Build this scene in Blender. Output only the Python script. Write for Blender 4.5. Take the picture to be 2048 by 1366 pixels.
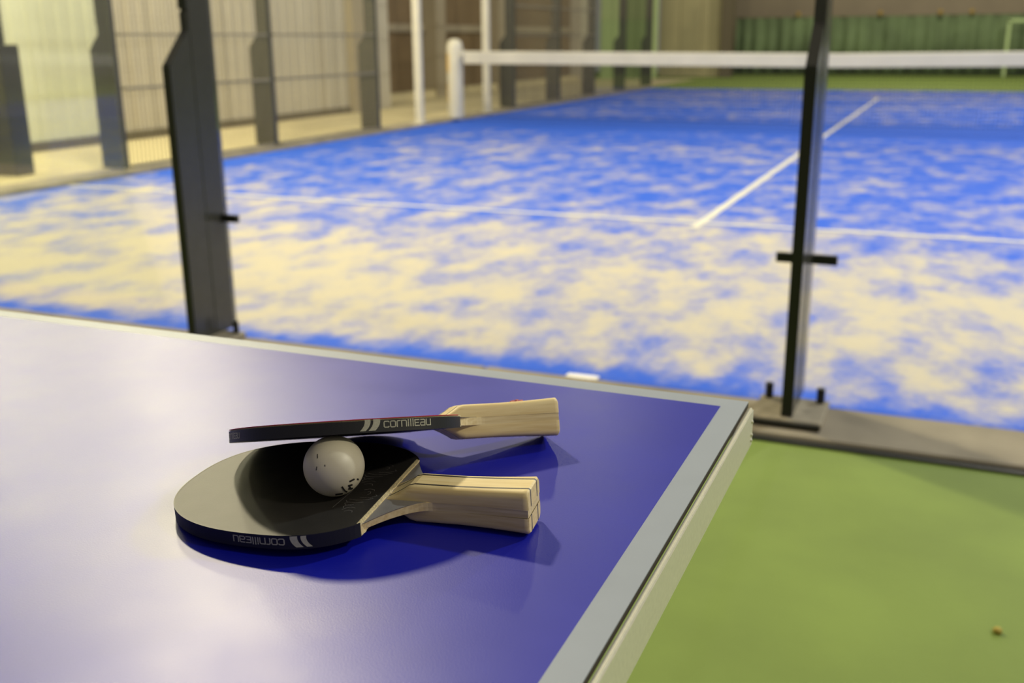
import bpy, bmesh, math, random
from mathutils import Vector, Matrix

random.seed(7)
for o in list(bpy.data.objects):
    bpy.data.objects.remove(o)
scene = bpy.context.scene
COL = scene.collection

# ------------------------------------------------------------------ camera
cd = bpy.data.cameras.new('camera')
cam = bpy.data.objects.new('camera', cd)
COL.objects.link(cam)
cam.matrix_world = Matrix(((0.921488, -0.101695, 0.374858, 1.365945),
                           (0.388326, 0.260966, -0.883798, -3.106092),
                           (-0.007948, 0.959977, 0.279968, 1.073562),
                           (0, 0, 0, 1)))
cd.sensor_width = 36.0
cd.lens = 36.4336
cd.clip_start = 0.02
cd.dof.use_dof = True
cd.dof.focus_distance = 0.70
cd.dof.aperture_fstop = 7.5
scene.camera = cam

# ------------------------------------------------------------------ world, lamps, exposure
world = bpy.data.worlds.new('hall_air')
scene.world = world
world.use_nodes = True
bg = world.node_tree.nodes['Background']
bg.inputs[0].default_value = (1.0, 0.93, 0.80, 1)
bg.inputs[1].default_value = 0.17

def lamp(name, loc, watts, radius, color=(1.0, 0.92, 0.76)):
    l = bpy.data.lights.new(name, 'POINT')
    l.energy = watts
    l.shadow_soft_size = radius
    l.color = color
    o = bpy.data.objects.new(name, l)
    COL.objects.link(o)
    o.location = loc
    return o

lamp('floodlight_left_near', (-3.5, 2.5, 6.0), 1850, 0.22, (1.0, 0.88, 0.58))
lamp('floodlight_right_near', (4.8, 3.6, 6.0), 1500, 0.20, (0.90, 0.95, 0.98))
lamp('floodlight_left_far', (-4.0, 12.6, 6.1), 240, 0.20, (1.0, 0.92, 0.76))
lamp('floodlight_right_far', (4.8, 13.5, 6.1), 1900, 0.20, (1.0, 0.92, 0.76))
lamp('far_end_fill', (0.5, 24.0, 6.1), 1000, 0.20, (1.0, 0.92, 0.76))  # added fill lamp, brightens the walls and curtain beyond the court
lamp('sheen_fill_front', (-6.6, 3.4, 4.2), 430, 0.30, (1.0, 0.90, 0.62))  # added fill lamp for the sheen on the table's left
lamp('sheen_fill_rear', (-6.6, 5.8, 4.9), 500, 0.30, (1.0, 0.90, 0.62))  # second added lamp for the same table sheen
lamp('floodlight_hall', (8.0, -2.0, 6.0), 950, 0.25, (1.0, 0.92, 0.76))

vs = scene.view_settings
vs.view_transform = 'Standard'
vs.look = 'None'
vs.gamma = 1.0
vs.use_curve_mapping = False
vs.exposure = 0.0

# ------------------------------------------------------------------ materials
def s2l(c):
    return tuple((x / 12.92 if x <= 0.04045 else ((x + 0.055) / 1.055) ** 2.4) for x in [v / 255.0 for v in c])

def mat(name, rgb, rough=0.6, metal=0.0, noise=0.0, nscale=40.0, bump=0.0, bscale=200.0, spec=0.5, rough_noise=0.0):
    m = bpy.data.materials.new(name)
    m.use_nodes = True
    nt = m.node_tree
    b = nt.nodes['Principled BSDF']
    lin = s2l(rgb)
    b.inputs['Base Color'].default_value = (*lin, 1)
    b.inputs['Roughness'].default_value = rough
    b.inputs['Metallic'].default_value = metal
    b.inputs['Specular IOR Level'].default_value = spec
    tc = nt.nodes.new('ShaderNodeTexCoord')
    if noise > 0:
        n = nt.nodes.new('ShaderNodeTexNoise')
        n.inputs['Scale'].default_value = nscale
        n.inputs['Detail'].default_value = 5
        nt.links.new(tc.outputs['Object'], n.inputs['Vector'])
        r = nt.nodes.new('ShaderNodeValToRGB')
        r.color_ramp.elements[0].position = 0.3
        r.color_ramp.elements[1].position = 0.7
        r.color_ramp.elements[0].color = (*[v * (1 - noise) for v in lin], 1)
        r.color_ramp.elements[1].color = (*[min(1, v * (1 + noise)) for v in lin], 1)
        nt.links.new(n.outputs['Fac'], r.inputs['Fac'])
        nt.links.new(r.outputs['Color'], b.inputs['Base Color'])
        if rough_noise > 0:
            mr = nt.nodes.new('ShaderNodeMapRange')
            mr.inputs['To Min'].default_value = rough - rough_noise
            mr.inputs['To Max'].default_value = rough + rough_noise
            nt.links.new(n.outputs['Fac'], mr.inputs['Value'])
            nt.links.new(mr.outputs['Result'], b.inputs['Roughness'])
    if bump > 0:
        n2 = nt.nodes.new('ShaderNodeTexNoise')
        n2.inputs['Scale'].default_value = bscale
        n2.inputs['Detail'].default_value = 3
        nt.links.new(tc.outputs['Object'], n2.inputs['Vector'])
        bp = nt.nodes.new('ShaderNodeBump')
        bp.inputs['Strength'].default_value = bump
        bp.inputs['Distance'].default_value = 0.002
        nt.links.new(n2.outputs['Fac'], bp.inputs['Height'])
        nt.links.new(bp.outputs['Normal'], b.inputs['Normal'])
    return m

def wood_mat(name, dark, light, axis=0):
    m = bpy.data.materials.new(name)
    m.use_nodes = True
    nt = m.node_tree
    b = nt.nodes['Principled BSDF']
    b.inputs['Roughness'].default_value = 0.55
    tc = nt.nodes.new('ShaderNodeTexCoord')
    mp = nt.nodes.new('ShaderNodeMapping')
    mp.inputs['Scale'].default_value = (25, 420, 420)
    nt.links.new(tc.outputs['Object'], mp.inputs['Vector'])
    n = nt.nodes.new('ShaderNodeTexNoise')
    n.inputs['Scale'].default_value = 1.0
    n.inputs['Detail'].default_value = 4
    nt.links.new(mp.outputs['Vector'], n.inputs['Vector'])
    r = nt.nodes.new('ShaderNodeValToRGB')
    r.color_ramp.elements[0].position = 0.32
    r.color_ramp.elements[1].position = 0.62
    r.color_ramp.elements[0].color = (*s2l(dark), 1)
    r.color_ramp.elements[1].color = (*s2l(light), 1)
    nt.links.new(n.outputs['Fac'], r.inputs['Fac'])
    nt.links.new(r.outputs['Color'], b.inputs['Base Color'])
    return m

def glass_mat(name, tint=(0.972, 0.985, 0.975)):
    m = bpy.data.materials.new(name)
    m.use_nodes = True
    nt = m.node_tree
    nt.nodes.clear()
    out = nt.nodes.new('ShaderNodeOutputMaterial')
    mix = nt.nodes.new('ShaderNodeMixShader')
    tr = nt.nodes.new('ShaderNodeBsdfTransparent')
    tr.inputs['Color'].default_value = (*tint, 1)
    gl = nt.nodes.new('ShaderNodeBsdfGlossy')
    gl.inputs['Roughness'].default_value = 0.04
    fr = nt.nodes.new('ShaderNodeFresnel')
    fr.inputs['IOR'].default_value = 1.45
    mul = nt.nodes.new('ShaderNodeMath')
    mul.operation = 'MULTIPLY'
    mul.inputs[1].default_value = 0.22
    nt.links.new(fr.outputs[0], mul.inputs[0])
    nt.links.new(mul.outputs[0], mix.inputs[0])
    nt.links.new(tr.outputs[0], mix.inputs[1])
    nt.links.new(gl.outputs[0], mix.inputs[2])
    nt.links.new(mix.outputs[0], out.inputs[0])
    return m

def turf_mat():
    m = bpy.data.materials.new('sanded_blue_turf')
    m.use_nodes = True
    nt = m.node_tree
    N, Lk = nt.nodes, nt.links
    b = N['Principled BSDF']
    b.inputs['Roughness'].default_value = 0.85
    b.inputs['Specular IOR Level'].default_value = 0.2
    geo = N.new('ShaderNodeNewGeometry')
    sep = N.new('ShaderNodeSeparateXYZ')
    Lk.new(geo.outputs['Position'], sep.inputs[0])
    # how much sand lies at each distance from the back wall (0..20 m)
    yr = N.new('ShaderNodeMath'); yr.operation = 'DIVIDE'; yr.inputs[1].default_value = 20.0
    Lk.new(sep.outputs['Y'], yr.inputs[0])
    ramp = N.new('ShaderNodeValToRGB')
    cr = ramp.color_ramp
    stops = [(0.0, .36), (.05, .42), (.17, .59), (.7, .645), (1.6, .61), (2.6, .55), (3.3, .47), (5.0, .42), (7.5, .42), (8.9, .36),
             (9.5, .16), (10.6, .16), (11.2, .38), (14.5, .40), (20.0, .44)]
    while len(cr.elements) < len(stops):
        cr.elements.new(0.5)
    for e, (y, v) in zip(cr.elements, stops):
        e.position = y / 20.0
    for e, (y, v) in zip(cr.elements, stops):
        e.color = (v, v, v, 1)
    Lk.new(yr.outputs[0], ramp.inputs[0])
    # swept strip along the side wall
    xa = N.new('ShaderNodeMath'); xa.operation = 'ABSOLUTE'
    Lk.new(sep.outputs['X'], xa.inputs[0])
    xm = N.new('ShaderNodeMapRange')
    xm.inputs['From Min'].default_value = 4.35; xm.inputs['From Max'].default_value = 4.95
    xm.inputs['To Min'].default_value = 0.0; xm.inputs['To Max'].default_value = 0.13
    Lk.new(xa.outputs[0], xm.inputs['Value'])
    def noise(sc, det, rg, vec=None):
        n = N.new('ShaderNodeTexNoise')
        n.inputs['Scale'].default_value = sc; n.inputs['Detail'].default_value = det; n.inputs['Roughness'].default_value = rg
        Lk.new(vec or geo.outputs['Position'], n.inputs['Vector'])
        return n.outputs['Fac']
    mp = N.new('ShaderNodeMapping'); mp.inputs['Scale'].default_value = (1.0, 0.62, 1.0)
    mp.inputs['Rotation'].default_value = (0, 0, 0.35)
    Lk.new(geo.outputs['Position'], mp.inputs['Vector'])
    n1 = noise(4.0, 7, .66, mp.outputs[0]); n2 = noise(.55, 2, .5); n3 = noise(26.0, 3, .6)
    def mth(op, a, bb):
        x = N.new('ShaderNodeMath'); x.operation = op
        for i, v in enumerate((a, bb)):
            if isinstance(v, (int, float)): x.inputs[i].default_value = v
            else: Lk.new(v, x.inputs[i])
        return x.outputs[0]
    s = mth('ADD', n1, mth('MULTIPLY', mth('SUBTRACT', n2, .5), .35))
    s = mth('ADD', s, mth('MULTIPLY', mth('SUBTRACT', n3, .5), .10))
    s = mth('ADD', s, mth('SUBTRACT', ramp.outputs[0], .5))
    s = mth('SUBTRACT', s, xm.outputs[0])
    fac = N.new('ShaderNodeMapRange'); fac.interpolation_type = 'SMOOTHSTEP'
    fac.inputs['From Min'].default_value = .32; fac.inputs['From Max'].default_value = .74
    Lk.new(s, fac.inputs['Value'])
    mix = N.new('ShaderNodeMix'); mix.data_type = 'RGBA'
    Lk.new(fac.outputs[0], mix.inputs['Factor'])
    mix.inputs['A'].default_value = (*s2l((44, 90, 204)), 1)
    mix.inputs['B'].default_value = (*s2l((188, 178, 160)), 1)
    Lk.new(mix.outputs['Result'], b.inputs['Base Color'])
    bp = N.new('ShaderNodeBump'); bp.inputs['Strength'].default_value = .5; bp.inputs['Distance'].default_value = .01
    Lk.new(n3, bp.inputs['Height']); Lk.new(bp.outputs[0], b.inputs['Normal'])
    return m

M = {}
M['turf'] = turf_mat()
M['green_floor'] = mat('green_floor_paint', (118, 138, 55), .75, noise=.10, nscale=3.0, bump=.25, bscale=120)
M['concrete'] = mat('concrete', (142, 132, 114), .85, noise=.22, nscale=4.0, bump=.4, bscale=60)
M['walkway'] = mat('pale_concrete_floor', (196, 182, 142), .8, noise=.08, nscale=1.5)
M['line'] = mat('line_paint', (208, 202, 188), .8, noise=.06, nscale=5)
M['cladding'] = mat('beige_cladding', (176, 168, 150), .6, noise=.04, nscale=2)
M['cladding_glare'] = mat('cladding_with_glare', (204, 204, 178), .6, noise=.04, nscale=2)  # paler copy of the beige: side glass reflection put into the colour
M['brown'] = mat('brown_panel', (112, 92, 62), .7, noise=.12, nscale=1.5)
M['brown_dark'] = mat('dark_skirting', (92, 82, 62), .7)
M['pillar'] = mat('grey_beige_pillar', (150, 138, 114), .7, noise=.06, nscale=2)
M['green_panel'] = mat('pale_green_panel', (166, 184, 128), .6, noise=.06, nscale=2)
M['green_panel_dark'] = mat('dark_green_panel', (116, 132, 86), .6, noise=.06, nscale=2)
M['olive'] = mat('olive_wall', (160, 150, 112), .7, noise=.06, nscale=1.2)
M['curtain'] = mat('green_curtain', (92, 108, 72), .8, noise=.25, nscale=1.0)
M['grey_wall'] = mat('grey_brown_wall', (124, 112, 92), .8, noise=.1, nscale=1.0)
M['yellow'] = mat('yellow_plastic', (150, 122, 52), .5)
M['post'] = mat('dark_grey_powder_coat', (60, 59, 55), .24, noise=.05, nscale=30)
M['black_metal'] = mat('black_clamp', (26, 26, 22), .5)
M['steel'] = mat('galvanised_steel', (172, 168, 150), .45, metal=.6, noise=.06, nscale=60)
M['old_steel'] = mat('dirty_base_plate', (150, 140, 120), .7, noise=.2, nscale=20)
M['wire'] = mat('dark_wire', (120, 112, 92), .5)
M['net'] = mat('black_net_cord', (30, 34, 34), .8)
M['white_post'] = mat('white_post_paint', (192, 186, 174), .55, noise=.05, nscale=6)
M['tape'] = mat('white_net_tape', (196, 190, 180), .8, noise=.05, nscale=3)
M['rust'] = mat('rust_stain', (196, 164, 104), .8, noise=.2, nscale=14)
M['glass'] = glass_mat('court_glass')
M['blue_top'] = mat('blue_table_top', (11, 20, 158), .40, noise=.05, nscale=16, bump=.035, bscale=900, spec=.5, rough_noise=.05)
M['border'] = mat('pale_grey_border_line', (146, 154, 166), .5, noise=.02, nscale=30, bump=.05, bscale=900)
M['core'] = mat('dark_table_edge', (62, 54, 42), .7)
M['rail'] = mat('silver_rail', (212, 208, 186), .35, metal=.1, noise=.05, nscale=300)
M['leg'] = mat('grey_leg_paint', (90, 92, 96), .5)
M['rubber_black'] = mat('worn_black_rubber', (40, 38, 35), .5, noise=.16, nscale=60, bump=.05, bscale=1500, spec=.35)
M['rubber_red'] = mat('red_rubber', (186, 28, 54), .45, noise=.08, nscale=60)
M['tape_black'] = mat('black_edge_tape', (22, 22, 24), .5, noise=.08, nscale=200)
M['print'] = mat('pale_print', (176, 174, 150), .6, noise=.12, nscale=900)
M['sponge'] = mat('cream_sponge', (226, 208, 160), .9, noise=.08, nscale=900, bump=.6, bscale=900)
M['wood'] = wood_mat('pale_handle_wood', (216, 190, 130), (230, 208, 152))
M['veneer'] = mat('dark_veneer', (44, 40, 36), .5)
M['ply'] = wood_mat('pale_ply', (206, 182, 128), (226, 206, 156))
M['grey_film'] = mat('grey_film', (128, 124, 120), .5, noise=.05, nscale=200)
M['ball'] = mat('white_celluloid', (214, 206, 178), .42, noise=.03, nscale=60)
M['ink'] = mat('black_print', (34, 32, 28), .6)
M['bright_steel'] = mat('bright_steel', (220, 216, 206), .3, metal=1.0, noise=.03, nscale=80)
M['pink'] = mat('pink_paper', (222, 150, 150), .8)
M['pebble'] = mat('ochre_pebble', (176, 156, 70), .8, noise=.1, nscale=100)

# ------------------------------------------------------------------ mesh helpers
def new_obj(name, bm, material, parent=None, smooth=False):
    me = bpy.data.meshes.new(name)
    bm.normal_update()
    bm.to_mesh(me)
    bm.free()
    ms = material if isinstance(material, (list, tuple)) else [material]
    for x in ms:
        me.materials.append(M[x])
    if smooth:
        for f in me.polygons:
            f.use_smooth = True
    o = bpy.data.objects.new(name, me)
    COL.objects.link(o)
    if parent is not None:
        o.parent = parent
    return o

def share(name, src, parent, loc=(0, 0, 0)):
    o = bpy.data.objects.new(name, src.data)
    COL.objects.link(o)
    o.parent = parent
    o.location = loc
    return o

def box(bm, x0, x1, y0, y1, z0, z1, mi=0):
    v = [bm.verts.new(p) for p in ((x0, y0, z0), (x1, y0, z0), (x1, y1, z0), (x0, y1, z0), (x0, y0, z1), (x1, y0, z1), (x1, y1, z1), (x0, y1, z1))]
    for q in ((0, 3, 2, 1), (4, 5, 6, 7), (0, 1, 5, 4), (1, 2, 6, 5), (2, 3, 7, 6), (3, 0, 4, 7)):
        f = bm.faces.new([v[i] for i in q])
        f.material_index = mi

def bevel_all(bm, w, seg=1):
    bmesh.ops.bevel(bm, geom=list(bm.edges), offset=w, segments=seg, affect='EDGES', clamp_overlap=True)

def boxo(name, b, material, parent=None, bev=0.0, seg=1):
    bm = bmesh.new()
    box(bm, *b)
    if bev:
        bevel_all(bm, bev, seg)
    return new_obj(name, bm, material, parent)

def prism(bm, poly, axis, a, b):
    """extrude a 2D polygon along axis 0/1/2 from a to b"""
    def pt(p, t):
        q = list(p)
        q.insert(axis, t)
        return q
    lo = [bm.verts.new(pt(p, a)) for p in poly]
    hi = [bm.verts.new(pt(p, b)) for p in poly]
    bm.faces.new(lo[::-1])
    bm.faces.new(hi)
    for i in range(len(poly)):
        j = (i + 1) % len(poly)
        bm.faces.new((lo[i], lo[j], hi[j], hi[i]))
    bmesh.ops.recalc_face_normals(bm, faces=list(bm.faces))

def cyl(bm, c, r, z0, z1, n=16, r2=None, axis=2):
    r2 = r if r2 is None else r2
    def pt(a, rr, z):
        q = [c[0] + rr * math.cos(a), c[1] + rr * math.sin(a)]
        q.insert(axis, z)
        return q
    lo = [bm.verts.new(pt(2 * math.pi * i / n, r, z0)) for i in range(n)]
    hi = [bm.verts.new(pt(2 * math.pi * i / n, r2, z1)) for i in range(n)]
    fs = [bm.faces.new(lo[::-1]), bm.faces.new(hi)]
    for i in range(n):
        j = (i + 1) % n
        fs.append(bm.faces.new((lo[i], lo[j], hi[j], hi[i])))
    bmesh.ops.recalc_face_normals(bm, faces=fs)

def empty(name, loc=(0, 0, 0)):
    o = bpy.data.objects.new(name, None)
    o.empty_display_size = 0.05
    COL.objects.link(o)
    o.location = loc
    return o

def tag(o, label=None, cat=None, group=None, kind=None):
    if label: o['label'] = label
    if cat: o['category'] = cat
    if group: o['group'] = group
    if kind: o['kind'] = kind
    return o

# ------------------------------------------------------------------ the setting
fl = boxo('floor', (-12, 16, -9, 32, -0.12, -0.004), 'green_floor')
tag(fl, 'smooth green painted sports hall floor', 'floor', kind='structure')

court = boxo('floor_court', (-5.0, 5.0, -0.055, 20.0, -0.004, 0.0), 'turf')
tag(court, 'blue artificial turf court strewn with pale sand', 'court', kind='structure')
for nm, b in (('service_line', (-5, 5, 3.025, 3.075)), ('center_line', (-.025, .025, 2.85, 17.15)), ('service_line', (-5, 5, 16.925, 16.975))):
    ln = boxo('line', (b[0], b[1], b[2], b[3], 0.0, 0.003 if nm == 'service_line' else 0.0034), 'line', court)

walk = boxo('floor_walkway', (-8.6, -5.302, -4, 25.3, -0.01, 0.004), 'walkway')
tag(walk, 'pale beige concrete walkway beside the court', 'walkway', kind='structure')

# concrete kerb under the back glass, in cast lengths
kerb = empty('trim_1', (0, 0, 0))
tag(kerb, 'grey concrete kerb under the glass back wall', 'kerb', kind='structure')
x = -5.3
while x < 5.2:
    x1 = min(x + 2.64, 5.3)
    boxo('kerb_block', (x + .003, x1 - .003, -.335, -.057, -.05, .012), 'concrete', kerb, bev=.006)
    x = x1
boxo('gap_shade_strip', (-5.3, 5.3, -.362, -.336, -.004, .003), 'black_metal', kerb)  # black strip standing in for the shaded gap along the kerb foot
kerb2 = empty('trim_2', (0, 0, 0))
tag(kerb2, 'pale concrete kerb along the left side of the court', 'kerb', kind='structure')
y = 0.0
while y < 20:
    boxo('kerb_block', (-5.3, -5.002, y + .004, y + 1.996, -.05, .035), 'concrete', kerb2, bev=.005)
    y += 2.0

# left hall wall: ribbed beige cladding sheets
wl = empty('wall_left', (-7.3, 0, 0))
tag(wl, 'ribbed beige cladding wall of the hall', 'wall', kind='structure')
def ribbed(y0, y1, h, pitch, depth):
    bm = bmesh.new()
    prof = []
    n = round((y1 - y0) / pitch)
    for i in range(n):
        b = y0 + i * pitch
        for t, d in ((0, 0), (.62, 0), (.70, -depth), (.92, -depth)):
            prof.append((b + t * pitch, d))
    prof.append((y1, 0))
    lo = [bm.verts.new((d, yy, 0.0)) for yy, d in prof]
    hi = [bm.verts.new((d, yy, h)) for yy, d in prof]
    for i in range(len(prof) - 1):
        bm.faces.new((lo[i], lo[i + 1], hi[i + 1], hi[i]))
    lo2 = [bm.verts.new((-.09, yy, z)) for z in (0, h) for yy in (y0, y1)]
    bm.faces.new((lo2[0], lo2[2], lo2[3], lo2[1]))
    bmesh.ops.recalc_face_normals(bm, faces=list(bm.faces))
    return bm
first = {}
for i in range(15):
    k = 'cladding_glare' if i < 10 and i >= 0 and i * 1.0 - 4 < 6.0 else 'cladding'
    if k not in first:
        o = new_obj('cladding_sheet', ribbed(0, .995, 5.2, .199, .014), k, wl)
        first[k] = o
    else:
        o = share('cladding_sheet', first[k], wl)
    o.location = (0, -4 + i, .06)
boxo('skirting', (-.06, .03, -4, 11, 0, .10), 'brown_dark', wl)
boxo('end_pillar', (-.2, .12, 11.0, 11.35, 0, 5.2), 'pillar', wl)
boxo('end_pillar', (-.3, .05, 11.75, 12.2, 0, 5.2), 'cladding', wl)

# recessed brown bays beyond the cladding
wb = empty('wall_left_far', (-8.3, 0, 0))
tag(wb, 'recessed brown wall bays with pale rail and pillars', 'wall', kind='structure')
yy = 12.2
while yy < 24.9:
    boxo('panel', (-.1, 0, yy + .01, yy + 1.59, 0, 5.2), 'brown', wb, bev=.01)
    yy += 1.6
boxo('rail', (0, .06, 12.2, 25, 1.22, 1.36), 'pillar', wb)
boxo('sill', (0, .25, 12.2, 25, 0, .14), 'walkway', wb)
for ya, yb, mk in ((15.4, 15.8, 'pillar'), (18.4, 19.2, 'pillar'), (23.8, 24.7, 'cladding')):
    boxo('pillar', (0, .3, ya, yb, 0, 5.2), mk, wb)

# pale green sheets, then the olive return wall
wg = empty('wall_left_green', (-8.0, 25.4, 0))
tag(wg, 'pale green upright wall sheets beyond the court', 'wall', kind='structure')
gx = 0.0
for w, mk in ((.35, 'green_panel'), (.40, 'green_panel'), (.30, 'green_panel_dark'), (.26, 'green_panel_dark'), (.30, 'green_panel')):
    boxo('sheet', (gx + .008, gx + w - .008, 0, .12, 0, 5.2), mk, wg, bev=.008)
    gx += w

wo = empty('wall_far_left', (-6.75, 27.0, 0))
tag(wo, 'olive beige wall panels left of the green curtain', 'wall', kind='structure')
for i in range(3):
    boxo('panel', (i * .60 + .005, i * .60 + .595, 0, .15, 0, 5.2), 'olive', wo, bev=.01)
boxo('pillar', (1.81, 2.11, -.2, .15, 0, 5.2), 'brown_dark', wo)

wf = boxo('wall_far', (-6.0, 16, 30.0, 30.2, 0, 6.0), 'grey_wall')
tag(wf, 'grey brown far wall above the green curtain', 'wall', kind='structure')

# ------------------------------------------------------------------ green curtain, hooks, goal
def curtain():
    bm = bmesh.new()
    n = 260
    lo, hi, lo2, hi2 = [], [], [], []
    x0, x1 = -5.0, 14.0
    for i in range(n + 1):
        xx = x0 + (x1 - x0) * i / n
        d = .09 * math.sin(i * 1.25) + .05 * math.sin(i * .47 + 1)
        lo.append(bm.verts.new((xx, 29.2 + d, .05)))
        hi.append(bm.verts.new((xx, 29.2 + d * .6, 1.62)))
        lo2.append(bm.verts.new((xx, 29.212 + d, .05)))
        hi2.append(bm.verts.new((xx, 29.212 + d * .6, 1.62)))
    for i in range(n):
        bm.faces.new((lo[i], lo[i + 1], hi[i + 1], hi[i]))
        bm.faces.new((lo2[i + 1], lo2[i], hi2[i], hi2[i + 1]))
        bm.faces.new((hi[i], hi[i + 1], hi2[i + 1], hi2[i]))
        bm.faces.new((lo[i + 1], lo[i], lo2[i], lo2[i + 1]))
    return bm
cur = empty('curtain', (0, 0, 0))
tag(cur, 'long green curtain hanging along the far wall', 'curtain')
new_obj('cloth', curtain(), 'curtain', cur, smooth=True)
bm = bmesh.new()
cyl(bm, (29.2, 1.66), .02, -5.05, 14.0, 8, axis=0)
new_obj('curtain_rod', bm, 'grey_wall', cur)
for i, hx in enumerate((-3.2, -.95, .62, 1.42)):
    bm = bmesh.new()
    bmesh.ops.create_uvsphere(bm, u_segments=10, v_segments=6, radius=.07)
    o = new_obj('hook', bm, 'yellow', cur, smooth=True)
    o.location = (hx, 29.06, 1.70)
goal = empty('goal', (0, 0, 0))
tag(goal, 'pale green goal frame standing before the curtain', 'goal')
for nm, b in (('goal_post', (2.32, 2.40, 28.3, 28.38, 0, 1.46)), ('goal_post', (5.32, 5.40, 28.3, 28.38, 0, 1.46)), ('crossbar', (2.32, 5.40, 28.3, 28.38, 1.40, 1.48))):
    boxo(nm, b, 'green_panel', goal, bev=.01)

# ------------------------------------------------------------------ glass wall posts (outer edge towards -Y of each post's own frame)
def make_post(name, clamp_l=True, clamp_r=True, h=3.0, mk='post', deep=.235, shallow=.125, t=.03, base=True, inner=0.0):
    root = empty(name)
    bm = bmesh.new()
    # one plate outline in y,z : deep below the step, slender above
    prism(bm, [(-deep, .02), (inner - .11, .02), (inner - .11, 1.16), (-shallow - .005, 1.16), (-shallow - .005, 1.10), (-deep, .99)], 0, -t / 2, t / 2)
    new_obj('stiffener', bm, mk, root)
    bm = bmesh.new()
    box(bm, -t / 2 - .002, t / 2 + .002, -shallow, inner, .02, h)
    bevel_all(bm, .004)
    new_obj('column', bm, mk, root)
    boxo('edge_trim', (-t / 2 - .001, t / 2 + .001, -deep - .005, -deep, .02, .985), 'black_metal', root)
    boxo('edge_trim', (-t / 2 - .003, t / 2 + .003, -shallow - .006, -shallow, 1.17, h), 'black_metal', root)
    if base:
        b = boxo('base_plate', (-.10, .10, -.27, -.06, 0.0, .02), 'old_steel', root, bev=.003)
        for sx in (-.075, .075):
            for sy in (-.085,):
                bm = bmesh.new()
                cyl(bm, (sx, sy), .012, .018, .065, 6)
                new_obj('bolt', bm, 'black_metal', b)
        boxo('plate_edge_shade', (-.098, .098, -.282, -.270, 0, .017), 'black_metal', root, bev=.002)  # black strip standing in for the shadow at the plate's front edge
    for z in (.44, 1.5, 2.6):
        for s, on in ((-1, clamp_l), (1, clamp_r)):
            if on:
                xa, xb = (t / 2, .087) if s > 0 else (-.087, -t / 2)
                boxo('glass_clamp', (xa, xb, -.045, -.026, z - .014, z + .014), 'black_metal', root, bev=.002)
    return root

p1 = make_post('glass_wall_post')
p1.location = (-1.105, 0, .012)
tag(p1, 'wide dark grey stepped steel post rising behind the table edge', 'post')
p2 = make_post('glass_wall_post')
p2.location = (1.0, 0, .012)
tag(p2, 'slim black steel post with cross clamps standing on the concrete kerb', 'post')

# side wall posts: same section turned so the outer edge points left
specs = [(3.72, 'dark grey stepped fence post nearest on the left side of the court'),
         (5.86, 'dark grey stepped fence post second along the left side'),
         (7.95, 'dark grey fence post before the first white post'),
         (12.15, 'dark grey fence post first beyond the net'),
         (14.15, 'dark grey fence post second beyond the net'),
         (16.05, 'dark fence post third beyond the net before green panels'),
         (18.0, 'thin dark fence post between the pale green panels'),
         (20.0, 'dark corner post at the far left end of the court')]
for yy, lab in specs:
    p = make_post('side_fence_post', clamp_l=False, clamp_r=False, deep=.24, shallow=.14, t=.05, base=False)
    p.rotation_euler = (0, 0, -math.pi / 2)
    p.location = (-5.02, yy, .035)
    tag(p, lab, 'post', 'stepped posts along the left side')

# large pillar outside at the far left of the frame
pl = empty('hall_pillar', (-6.05, 3.4, .004))
tag(pl, 'broad dark blue grey pillar at the left edge outside the court', 'pillar')
boxo('lower_casing', (-.30, .22, -.1, .1, 0, 1.06), 'post', pl, bev=.01)
boxo('shaft', (-.26, .10, -.08, .08, 1.06, 5), 'post', pl, bev=.01)

# ------------------------------------------------------------------ fence panels and glass panes
def fence_panel(y0, y1, label):
    root = empty('fence_panel', (-5.03, y0, .035))
    L = y1 - y0
    for z in (.02, .66, 1.09, 1.52, 1.95, 2.38, 2.9):
        boxo('rail', (-.018, .018, 0, L, z, z + .022), 'wire', root)
    bm = bmesh.new()
    n = int(L / .05)
    for i in range(n + 1):
        yy = L * i / n
        box(bm, -.002, .002, yy - .002, yy + .002, .02, 2.9)
    z = .05
    while z < 2.9:
        box(bm, .002, .005, 0, L, z - .0015, z + .0015)
        z += .05
    w = new_obj('wire_mesh', bm, 'wire', root)
    w['kind'] = 'stuff'
    tag(root, label, 'fence', 'wire mesh panels along the left side')
fence_panel(3.78, 5.80, 'wire mesh fence panel between the nearest two stepped side posts')
fence_panel(5.92, 7.90, 'wire mesh fence panel between the second and third side posts')
fence_panel(12.21, 14.09, 'wire mesh fence panel between the first two posts beyond the net')
fence_panel(14.21, 15.99, 'wire mesh fence panel ending before the pale green panels')

wbk = empty('wall_back', (0, 0, 0))
tag(wbk, 'clear glass back wall of the court', 'wall', kind='structure')
for b, lab in (((-3.1, -1.125, -.024, -.012, .004, 3.0), 'clear glass pane left of the wide stepped post'),
               ((-1.085, .98, -.024, -.012, .004, 3.0), 'clear glass pane between the wide and the slim post'),
               ((1.02, 3.0, -.024, -.012, .004, 3.0), 'clear glass pane right of the slim black post')):
    boxo('pane', b, 'glass', wbk)['label'] = lab
wsd = empty('wall_side', (0, 0, 0))
tag(wsd, 'clear glass end panes of the left side wall', 'wall', kind='structure')
for b in ((-5.024, -5.012, 1.7, 3.68, .04, 3.0), (-5.024, -5.012, 16.1, 17.96, .04, 3.0), (-5.024, -5.012, 18.05, 19.95, .04, 3.0)):
    boxo('pane', b, 'glass', wsd)

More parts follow.
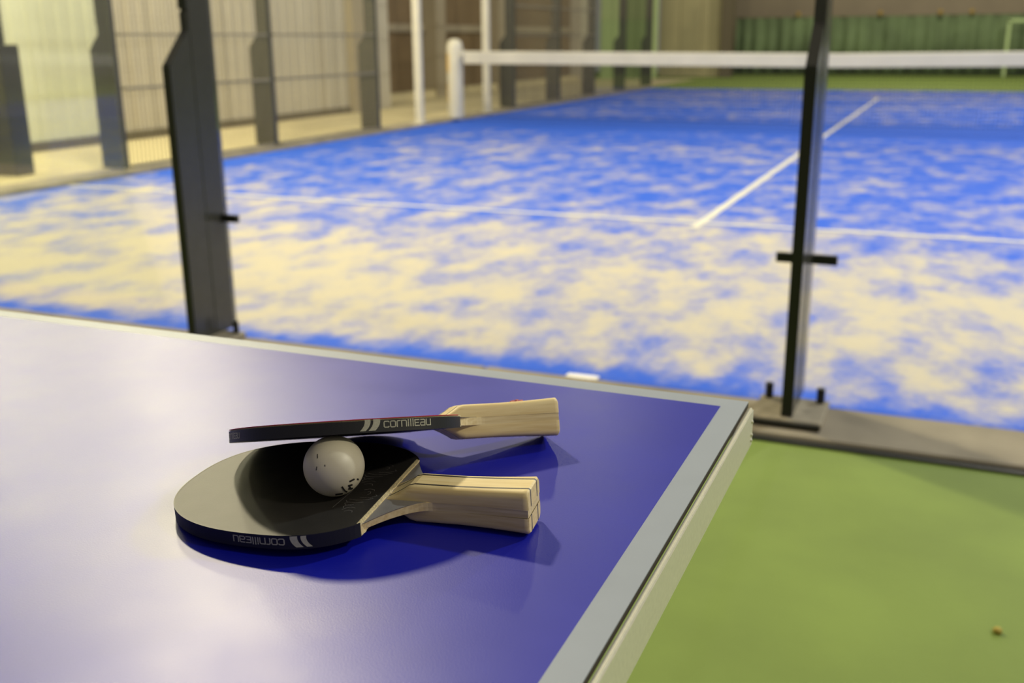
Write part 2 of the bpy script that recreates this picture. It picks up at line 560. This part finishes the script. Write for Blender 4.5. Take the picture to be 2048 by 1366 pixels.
# ------------------------------------------------------------------ court net
net = empty('court_net', (0, 10, 0))
tag(net, 'court net with broad white top tape and thin black mesh', 'net')
def sag(xx): return .92 - .04 * (1 - (abs(xx) / 5.0)) ** 1.0
bm = bmesh.new()
n = 40
ring = []
for i in range(n + 1):
    xx = -4.86 + 9.72 * i / n
    z = sag(xx)
    ring.append([bm.verts.new((xx, d, z + dz)) for d, dz in ((-.02, -.155), (-.024, -.01), (0, .005), (.024, -.01), (.02, -.155))])
for a, b in zip(ring[:-1], ring[1:]):
    for k in range(5):
        bm.faces.new((a[k], b[k], b[(k + 1) % 5], a[(k + 1) % 5]))
bm.faces.new(ring[0]); bm.faces.new(ring[-1][::-1])
bmesh.ops.recalc_face_normals(bm, faces=list(bm.faces))
new_obj('top_tape', bm, 'tape', net)
bm = bmesh.new()
nx = int(9.72 / .045)
for i in range(nx + 1):
    xx = -4.86 + 9.72 * i / nx
    box(bm, xx - .0013, xx + .0013, -.0013, .0013, .01, sag(xx) - .15)
for k in range(17):
    z = .02 + k * .045
    for i in range(10):
        box(bm, -4.86 + i * .972, -4.86 + (i + 1) * .972, -.0013, .0013, z - .0013, z + .0013)
w = new_obj('net_mesh', bm, 'net', net)
w['kind'] = 'stuff'

def lathe(bm, prof, n=24):
    rings = []
    for rr, z in prof:
        rings.append([bm.verts.new((rr * math.cos(2 * math.pi * i / n), rr * math.sin(2 * math.pi * i / n), z)) for i in range(n)])
    for a, b in zip(rings[:-1], rings[1:]):
        for i in range(n):
            j = (i + 1) % n
            bm.faces.new((a[i], a[j], b[j], b[i]))
    bm.faces.new(rings[0][::-1]); bm.faces.new(rings[-1])

npost = empty('net_post', (-5.0, 10.0, .035))
tag(npost, 'thick white net post with rounded top and rust stains', 'post')
bm = bmesh.new()
lathe(bm, [(.103, 0), (.108, .03), (.108, .93), (.103, .98), (.084, 1.02), (.054, 1.042), (.016, 1.05)])
new_obj('post_body', bm, 'white_post', npost, smooth=True)
for za, zb, a0, a1 in ((.62, .86, -2.6, -1.9), (.22, .46, -2.75, -2.2)):
    bm = bmesh.new()
    rr = .1092
    g = []
    for i in range(7):
        a = a0 + (a1 - a0) * i / 6
        wob = .03 * math.sin(i * 2.1)
        g.append([bm.verts.new((rr * math.cos(a), rr * math.sin(a), z)) for z in (za + wob, zb - wob)])
    for q, s in zip(g[:-1], g[1:]):
        bm.faces.new((q[0], s[0], s[1], q[1]))
    new_obj('rust_stain', bm, 'rust', npost)
boxo('collar', (.095, .135, -.06, .06, .80, .90), 'white_post', npost, bev=.006)

for yy, lab in ((9.05, 'tall slim white post just before the court net'), (11.17, 'tall slim white post just beyond the court net')):
    r = empty('white_gate_post', (-5.06, yy, .035))
    tag(r, lab, 'post', 'white gate posts by the net')
    boxo('shaft', (-.05, .05, -.04, .04, 0, 3.0), 'white_post', r, bev=.008)
    boxo('base_plate', (-.09, .09, -.07, .07, 0, .012), 'white_post', r)

# ------------------------------------------------------------------ table tennis table
ZT = .770
TX, TY = 1.2233, -2.2453
table = empty('table_tennis_table', (TX, TY, 0))
table.rotation_euler = (0, 0, .0017)
tag(table, 'blue table tennis table with pale grey border and silver rail', 'table')
def half(x0, x1, outer_right):
    # board, painted playing field and border lines
    boxo('board', (x0, x1, -1.525, 0, ZT - .0055, ZT - .0008), 'core', table)
    fx0, fx1 = (x0, x1 - .02) if outer_right else (x0 + .02, x1)
    boxo('playing_field', (fx0, fx1, -1.505, -.02, ZT - .0008, ZT), 'blue_top', table)
    boxo('border_line', (x0, x1, -.02, 0, ZT - .0008, ZT + .00002), 'border', table)
    boxo('border_line', (x0, x1, -1.525, -1.505, ZT - .0008, ZT + .00002), 'border', table)
    if outer_right:
        boxo('border_line', (x1 - .02, x1, -1.505, -.02, ZT - .0008, ZT + .00002), 'border', table)
    else:
        boxo('border_line', (x0, x0 + .02, -1.505, -.02, ZT - .0008, ZT + .00002), 'border', table)
    boxo('center_line', (x0, x1, -.764, -.761, ZT, ZT + .0001), 'border', table)
half(-1.367, 0, True)
half(-2.74, -1.373, False)
def rail(name, b):
    bm = bmesh.new()
    box(bm, *b)
    bevel_all(bm, .0013, 2)
    return new_obj(name, bm, 'rail', table, smooth=False)
r1 = rail('end_rail', (.0010, .0056, -1.520, -.004, ZT - .0375, ZT - .0034))
rail('side_rail', (-2.735, -.026, -.024, .0005, ZT - .0375, ZT - .0068))
rail('side_rail', (-2.735, -.026, -1.5255, -1.501, ZT - .0375, ZT - .0068))
rail('end_rail', (-2.7456, -2.741, -1.520, -.004, ZT - .0375, ZT - .0034))
for zz in (ZT - .014, ZT - .026, ZT - .031):
    bm = bmesh.new()
    bmesh.ops.create_uvsphere(bm, u_segments=10, v_segments=6, radius=.0016)
    o = new_obj('rivet', bm, 'rail', r1, smooth=True)
    o.location = (.0056, -.011, zz)
for lx in (-.30, -1.15, -1.59, -2.44):
    for ly in (-.18, -1.345):
        bm = bmesh.new()
        box(bm, lx - .02, lx + .02, ly - .02, ly + .02, .03, ZT - .0055)
        bevel_all(bm, .003)
        lg = new_obj('leg', bm, 'leg', table)
        boxo('foot', (lx - .024, lx + .024, ly - .024, ly + .024, -.004, .03), 'black_metal', lg, bev=.003)

# ------------------------------------------------------------------ bats
A, Bt, NN, SL, WL, TH = .077935, .09261, 2.412345, .055277, .052667, .0090
HL = .152
def outline(off=0.0, N=40):
    a, b = A + off, Bt + off
    pts = []
    for i in range(N + 1):
        t = (math.pi / 2) * i / N
        pts.append((b * max(0, math.cos(t)) ** (2 / NN), a * max(0, math.sin(t)) ** (2 / NN)))
    m = SL / (1 - (WL / A) ** NN) ** (1 / NN)
    for i in range(1, 25):
        s = SL * i / 24
        pts.append((-s, a * (1 - (s / m) ** NN) ** (1 / NN)))
    far = [(-s, w) for s, w in pts]                 # local x runs towards the handle
    near = [(-s, -w) for s, w in pts][::-1]
    return far + near[:-1]                          # tip -> far shoulder -> near shoulder -> tip

def slab(poly, z0, z1):
    bm = bmesh.new()
    prism(bm, poly, 2, z0, z1)
    return bm

def rim_points(n_arc):
    """near rim from its shoulder towards the tip, then on over the tip: (arc length, x, y, outward normal)"""
    o = outline(0)
    k = 40 + 24
    near = o[k + 1:] + [o[0]] + o[1:30]
    out = []
    d = 0
    for i, p in enumerate(near):
        if i:
            d += math.hypot(p[0] - near[i - 1][0], p[1] - near[i - 1][1])
        out.append((d, p[0], p[1]))
    return out
RIM = rim_points(0)
def on_rim(arc, h, off):
    for (d0, x0, y0), (d1, x1, y1) in zip(RIM[:-1], RIM[1:]):
        if d0 <= arc <= d1 and d1 > d0:
            t = (arc - d0) / (d1 - d0)
            tx, ty = (x1 - x0) / (d1 - d0), (y1 - y0) / (d1 - d0)
            nx, ny = -ty, tx
            px, py = x0 + t * (x1 - x0), y0 + t * (y1 - y0)
            if nx * px + ny * py < 0:
                nx, ny = -nx, -ny
            return (px + nx * off, py + ny * off, h)
    return (RIM[-1][1], RIM[-1][2], h)

# hand drawn square letter shapes, unit height 1, strokes as polylines
GLYPH = {
    'c': (.78, [[(.78, .14), (.66, .02), (.16, .02), (.02, .16), (.02, .84), (.16, .98), (.66, .98), (.78, .86)]]),
    'o': (.82, [[(.16, .02), (.66, .02), (.80, .16), (.80, .84), (.66, .98), (.16, .98), (.02, .84), (.02, .16), (.16, .02)]]),
    'r': (.50, [[(.02, .0), (.02, .84), (.16, .98), (.52, .98)]]),
    'n': (.80, [[(.02, .0), (.02, .98), (.64, .98), (.78, .84), (.78, .0)]]),
    'i': (.16, [[(.08, .0), (.08, .72)], [(.08, .90), (.08, 1.08)]]),
    'l': (.16, [[(.08, .0), (.08, 1.14)]]),
    'E': (.72, [[(.74, .02), (.02, .02), (.02, .98), (.74, .98)], [(.02, .50), (.62, .50)]]),
    'a': (.80, [[(.06, .98), (.64, .98), (.78, .84), (.78, .02), (.14, .02), (.02, .14), (.02, .40), (.14, .52), (.78, .52)]]),
    'u': (.80, [[(.02, 1.0), (.02, .16), (.16, .02), (.78, .02), (.78, 1.0)]]),
}
def print_mesh(word, arc0, dirn, up, length, hgt, zc, bars=None, off=.00035):
    """flat print on the rim: word starts at arc0 and runs along dirn (+1 towards the tip); up = +1 / -1"""
    bm = bmesh.new()
    def put(u, v):           # u along writing (m), v height (m, 0..hgt)
        return on_rim(arc0 + dirn * u, zc + up * (v - hgt / 2), off)
    gap, tot = .22, 0
    for ch in word:
        tot += GLYPH[ch][0] + gap
    k = length / max(tot, .001)
    lw = .085
    cur = 0.0
    def strip(p, q):
        dx, dy = q[0] - p[0], q[1] - p[1]
        ll = math.hypot(dx, dy) or 1
        nx, ny = -dy / ll * lw, dx / ll * lw
        ex, ey = dx / ll * lw * .7, dy / ll * lw * .7
        c = [(p[0] - ex + nx, p[1] - ey + ny), (q[0] + ex + nx, q[1] + ey + ny), (q[0] + ex - nx, q[1] + ey - ny), (p[0] - ex - nx, p[1] - ey - ny)]
        bm.faces.new([bm.verts.new(put((cur + a) * k, b * hgt)) for a, b in c])
    for ch in word:
        w, strokes = GLYPH[ch]
        for st in strokes:
            for p, q in zip(st[:-1], st[1:]):
                m = max(1, int(math.hypot(q[0] - p[0], q[1] - p[1]) / .5))
                for i in range(m):
                    strip((p[0] + (q[0] - p[0]) * i / m, p[1] + (q[1] - p[1]) * i / m), (p[0] + (q[0] - p[0]) * (i + 1) / m, p[1] + (q[1] - p[1]) * (i + 1) / m))
        cur += w + gap
    if bars:
        # two slanted curved bars ahead of the word; u offsets in m from arc0 against dirn
        for u0, u1, sl in bars:
            nseg = 6
            g = []
            for i in range(nseg + 1):
                t = i / nseg
                v = -hgt * .42 + t * hgt * 1.84
                bend = sl * (t - .5) - .0012 * (t - .5) ** 2 * 4
                g.append([bm.verts.new(put(-u0 + bend, v)), bm.verts.new(put(-u1 + bend, v))])
            for q, s in zip(g[:-1], g[1:]):
                bm.faces.new((q[0], q[1], s[1], s[0]))
    return bm

def handle_scale(sgn):
    """one half of the grip: laminated wood with two dark veneer seams and a wedge front"""
    bm = bmesh.new()
    bz = .0029                                     # half thickness of the ply
    us = [0, .003, .007, .011, .015, .019, .03, .05, .07, .085, .093, HL - SL - .0012, HL - SL]
    L = HL - SL
    rings = []
    for u in us:
        t = min(1, u / .0165)
        rise = t * (1 - .18 * (1 - t))
        fl = max(0, (u - .045) / (L - .045)) ** 1.6
        hw = .0132 + .0022 * fl
        top = bz + (.0098 + .0019 * fl) * rise + .0002
        rr = min(.0044, (top - bz) * .8)
        if u == us[-1]:
            hw -= .0012; top -= .0010
        sec = [(hw, bz - .0001)]
        for k in range(5):
            a = k / 4 * math.pi / 2
            sec.append((hw - rr + rr * math.cos(a), max(bz, top - rr + rr * math.sin(a))))
        v0 = .0087
        sec.append((v0, top)); sec.append((v0 - .0020, top))
        full = sec + [(-y, z) for y, z in sec[::-1]]
        rings.append([bm.verts.new((SL + u + .0012, y, sgn * z)) for y, z in full])
    n = len(rings[0])
    for a, b in zip(rings[:-1], rings[1:]):
        for i in range(n - 1):
            f = bm.faces.new((a[i], a[i + 1], b[i + 1], b[i]))
            if i in (6, n - 8):
                f.material_index = 1
            f.smooth = i not in (6, 7, n - 8)
    # end face in strips so that the seams show on it too
    e = rings[-1]
    h = n // 2
    zb = sgn * (bz - .0001)
    L1 = SL + us[-1] + .0012
    lowv = {}
    def low(i):
        y = e[i].co.y
        k = round(y, 6)
        if k not in lowv:
            lowv[k] = bm.verts.new((L1, y, zb))
        return lowv[k]
    for i in range(n - 1):
        if abs(e[i].co.y - e[i + 1].co.y) < 1e-7:
            continue
        q = []
        for vtx in (low(i), e[i], e[i + 1], low(i + 1)):
            if all((vtx.co - w.co).length > 1e-7 for w in q):
                q.append(vtx)
        if len(q) >= 3:
            f = bm.faces.new(q)
            if i in (6, n - 8):
                f.material_index = 1
    bmesh.ops.recalc_face_normals(bm, faces=list(bm.faces))
    return bm

def ply_poly():
    pts = []
    hw = .0130
    ends = []
    for i in range(0, 15):
        t = i / 14
        ends.append((SL - .004 + (.036 + .004) * t, hw + (WL - hw) * (1 - t) ** 2.1))
    top = ends + [(SL + .06, .0133), (HL + .0008, .0146)]
    return top + [(x, -y) for x, y in top[::-1]]

def make_bat(name, top_mat, bot_mat, mtx, prints, label):
    root = empty(name)
    root.matrix_world = mtx
    o = outline(-.0001)
    bz = .0029
    # ply core
    blade = new_obj('blade', slab(outline(-.0012), -bz, bz), 'ply', root)
    new_obj('neck', slab(ply_poly(), -bz + .00004, bz - .00004), 'ply', root)
    film = []
    for i in range(0, 13):
        t = i / 14
        film.append((SL + .0006 + .036 * t, -.0012 + .0130 + (WL - .0130) * (1 - t) ** 2.1 * .97))
    fp = film + [(x, -y) for x, y in film[::-1]]
    new_obj('printed_film', slab(fp, bz, bz + .0002), 'grey_film', root)
    rub = [p for p in o if p[0] <= SL - .0005]
    # ragged cut of the sponge
    sp = [p for p in outline(-.0010) if p[0] <= SL - .001]
    k = max(range(len(sp)), key=lambda i: (sp[i][0] > SL - .006, sp[i][1]))
    far_end = max((p for p in sp if p[0] > SL - .004), key=lambda p: p[1])
    rag = []
    for i in range(1, 40):
        t = i / 40
        rag.append((SL + .0004 + random.uniform(-.0005, .0006), far_end[1] * (1 - 2 * t)))
    i0 = sp.index(far_end)
    sp = sp[:i0 + 1] + rag + sp[i0 + 1:]
    for s, mk in ((1, top_mat), (-1, bot_mat)):
        z = sorted((s * bz, s * (bz + .0011)))
        new_obj('sponge', slab(sp, *z), 'sponge', root)
        z = sorted((s * (bz + .0011), s * TH / 2))
        bm = slab(rub, *z)
        new_obj('rubber', bm, mk, root)
    # edge tape around the rim
    bm = bmesh.new()
    ring = outline(0)
    k = 40 + 24
    path = ring[k + 1:] + ring[:k + 1]
    rows = []
    for i, p in enumerate(path):
        a, b = path[max(0, i - 1)], path[min(len(path) - 1, i + 1)]
        tx, ty = b[0] - a[0], b[1] - a[1]
        l = math.hypot(tx, ty) or 1
        nx, ny = ty / l, -tx / l
        if nx * p[0] + ny * p[1] < 0: nx, ny = -nx, -ny
        hz = TH / 2 + .0001
        ht = hz - (.0013 if top_mat == 'rubber_red' else 0)
        rows.append([bm.verts.new((p[0] + nx * d, p[1] + ny * d, zz)) for d, zz in ((.00015, -hz), (.00015, ht), (-.0006, ht), (-.0006, -hz))])
    for a, b in zip(rows[:-1], rows[1:]):
        for q in range(4):
            bm.faces.new((a[q], b[q], b[(q + 1) % 4], a[(q + 1) % 4]))
    bm.faces.new(rows[0]); bm.faces.new(rows[-1][::-1])
    bmesh.ops.recalc_face_normals(bm, faces=list(bm.faces))
    et = new_obj('edge_tape', bm, 'tape_black', root)
    for args in prints:
        pm = new_obj('print', print_mesh(**args), 'print', et)
        pm['label'] = 'pale lettering and slanted bars printed on the tape'
    for s in (1, -1):
        new_obj('handle_scale', handle_scale(s), ['wood', 'veneer'], root)
    tag(root, label, 'bat', 'table tennis bats')
    return root

def strokes_flat(name, strokes, z, w, material, parent):
    bm = bmesh.new()
    for st in strokes:
        for p, q in zip(st[:-1], st[1:]):
            dx, dy = q[0] - p[0], q[1] - p[1]
            l = math.hypot(dx, dy) or 1
            nx, ny = -dy / l * w, dx / l * w
            bm.faces.new([bm.verts.new((a, b, z)) for a, b in ((p[0] - nx, p[1] - ny), (q[0] - nx, q[1] - ny), (q[0] + nx, q[1] + ny), (p[0] + nx, p[1] + ny))])
    return new_obj(name, bm, material, parent)

def frame(o, ax, la, no):
    ax = Vector(ax).normalized()
    no = Vector(no)
    no = (no - ax * no.dot(ax)).normalized()
    la = no.cross(ax)
    return Matrix(((ax.x, la.x, no.x, o[0]), (ax.y, la.y, no.y, o[1]), (ax.z, la.z, no.z, o[2]), (0, 0, 0, 1)))

no_l = Vector((-.043353, -.004829, .999048))
o_l = Vector((.988601, -2.559858, .784247)) - no_l * (TH / 2)
WORD = 'cornillEau'
low_bat = make_bat('table_tennis_bat', 'rubber_black', 'rubber_red', frame(o_l, (.990617, .129522, .043613), (0, 0, 0), no_l),
         [dict(word=WORD, arc0=.0480, dirn=1, up=-1, length=.0355, hgt=.0040, zc=.0005, bars=[(.0042, .0088, -.0034), (.0108, .0142, -.0034)])],
         'bat lying flat on the blue table with worn black rubber facing up')
o_u = (.99081, -2.50064, .804269 - .0004)
up_bat = make_bat('table_tennis_bat', 'rubber_red', 'rubber_black', frame(o_u, (.675504, .729921, -.104447), (0, 0, 0), (-.195338, .314299, .92901)),
         [dict(word=WORD, arc0=.0722, dirn=-1, up=1, length=.0345, hgt=.0040, zc=.0002, bars=[(.0030, .0076, .0034), (.0094, .0132, .0034)]),
          dict(word=WORD, arc0=.2155, dirn=-1, up=1, length=.0345, hgt=.0036, zc=-.0004)],
         'bat tilted up on the white ball with its printed edge facing forward')

scrib = []
for cx, cy, k in ((.036, .020, 1.0), (.040, -.022, .9)):
    for m in range(9):
        a = m * .78
        scrib.append([(cx + .004 * k * math.cos(a + t) * (1 + .3 * m % 2), cy + (m - 4) * .0042 + .003 * math.sin(a + t * 1.3)) for t in (0, .7, 1.5, 2.2)])
    scrib.append([(cx - .012, cy - .012), (cx - .010, cy + .015)])
strokes_flat('embossed_mark', scrib, TH / 2 + .00006, .00012, 'grey_film', low_bat)
bm = bmesh.new()
for k in range(5):
    x = .118 + k * .0022
    y = -.004 + .001 * math.sin(k * 2)
    box(bm, x, x + .0017, y, y + .0025 + .001 * (k % 2), .0128, .0142 + .0004 * (k % 3))
new_obj('sticker_scrap', bm, 'pink', up_bat)

# ------------------------------------------------------------------ ball
ball = empty('table_tennis_ball', (1.011002, -2.570661, .805186))
tag(ball, 'white table tennis ball held between the two bats', 'ball')
bm = bmesh.new()
bmesh.ops.create_uvsphere(bm, u_segments=64, v_segments=40, radius=.02)
new_obj('shell', bm, 'ball', ball, smooth=True)
RV, UV, FV = Vector((.921488, .388326, -.007948)), Vector((-.101695, .260966, .959977)), Vector((-.374858, .883798, -.279968))
view = (Vector(ball.location) - Vector((1.365945, -3.106092, 1.073562))).normalized()
rr_ = (RV - view * RV.dot(view)).normalized()
uu_ = rr_.cross(view)
def on_ball(a, b):
    c = math.sqrt(max(0, 1 - a * a - b * b))
    return (rr_ * a + uu_ * b - view * c) * .02015
def ink(strokes, w):
    bm = bmesh.new()
    for st in strokes:
        for p, q in zip(st[:-1], st[1:]):
            dx, dy = q[0] - p[0], q[1] - p[1]
            l = math.hypot(dx, dy) or 1
            nx, ny = -dy / l * w, dx / l * w
            for i in range(4):
                t0, t1 = i / 4, (i + 1) / 4
                a = (p[0] + dx * t0, p[1] + dy * t0); b = (p[0] + dx * t1, p[1] + dy * t1)
                bm.faces.new([bm.verts.new(on_ball(*c)) for c in ((a[0] + nx, a[1] + ny), (b[0] + nx, b[1] + ny), (b[0] - nx, b[1] - ny), (a[0] - nx, a[1] - ny))])
    return new_obj('print', bm, 'ink', ball)
ink([[(.26, -.66), (.36, -.80)], [(.36, -.80), (.44, -.84)], [(.46, -.64), (.60, -.60)], [(.47, -.74), (.62, -.72)], [(.50, -.66), (.58, -.76)], [(.50, -.50), (.66, -.42)], [(.74, -.42), (.80, -.44)],
     [(.06, -.92), (.30, -.89)]], .028)
ink([[(-.53, .38), (-.52, .24)], [(-.54, -.02), (-.56, -.14)], [(-.29, .04), (-.28, -.02)]], .012)

# ------------------------------------------------------------------ small ochre pebble on the green floor
bm = bmesh.new()
bmesh.ops.create_icosphere(bm, subdivisions=2, radius=.009)
for v in bm.verts:
    v.co *= 1 + random.uniform(-.14, .14)
    v.co.z *= .7
o = new_obj('pebble', bm, 'pebble', smooth=True)
o.location = (1.5318, -1.1747, .001)
tag(o, 'tiny ochre pebble lying on the green floor', 'pebble')

# ------------------------------------------------------------------ shiny plate added to give a glint behind the table edge
bm = bmesh.new()
box(bm, -.055, .055, -.022, .022, 0, .006)
bevel_all(bm, .002, 2)
o = new_obj('glint_plate', bm, 'bright_steel')
o.location = (.31, -.03, .0005)
tag(o, 'small shiny steel plate added for a glint at the court edge behind the table', 'plate')
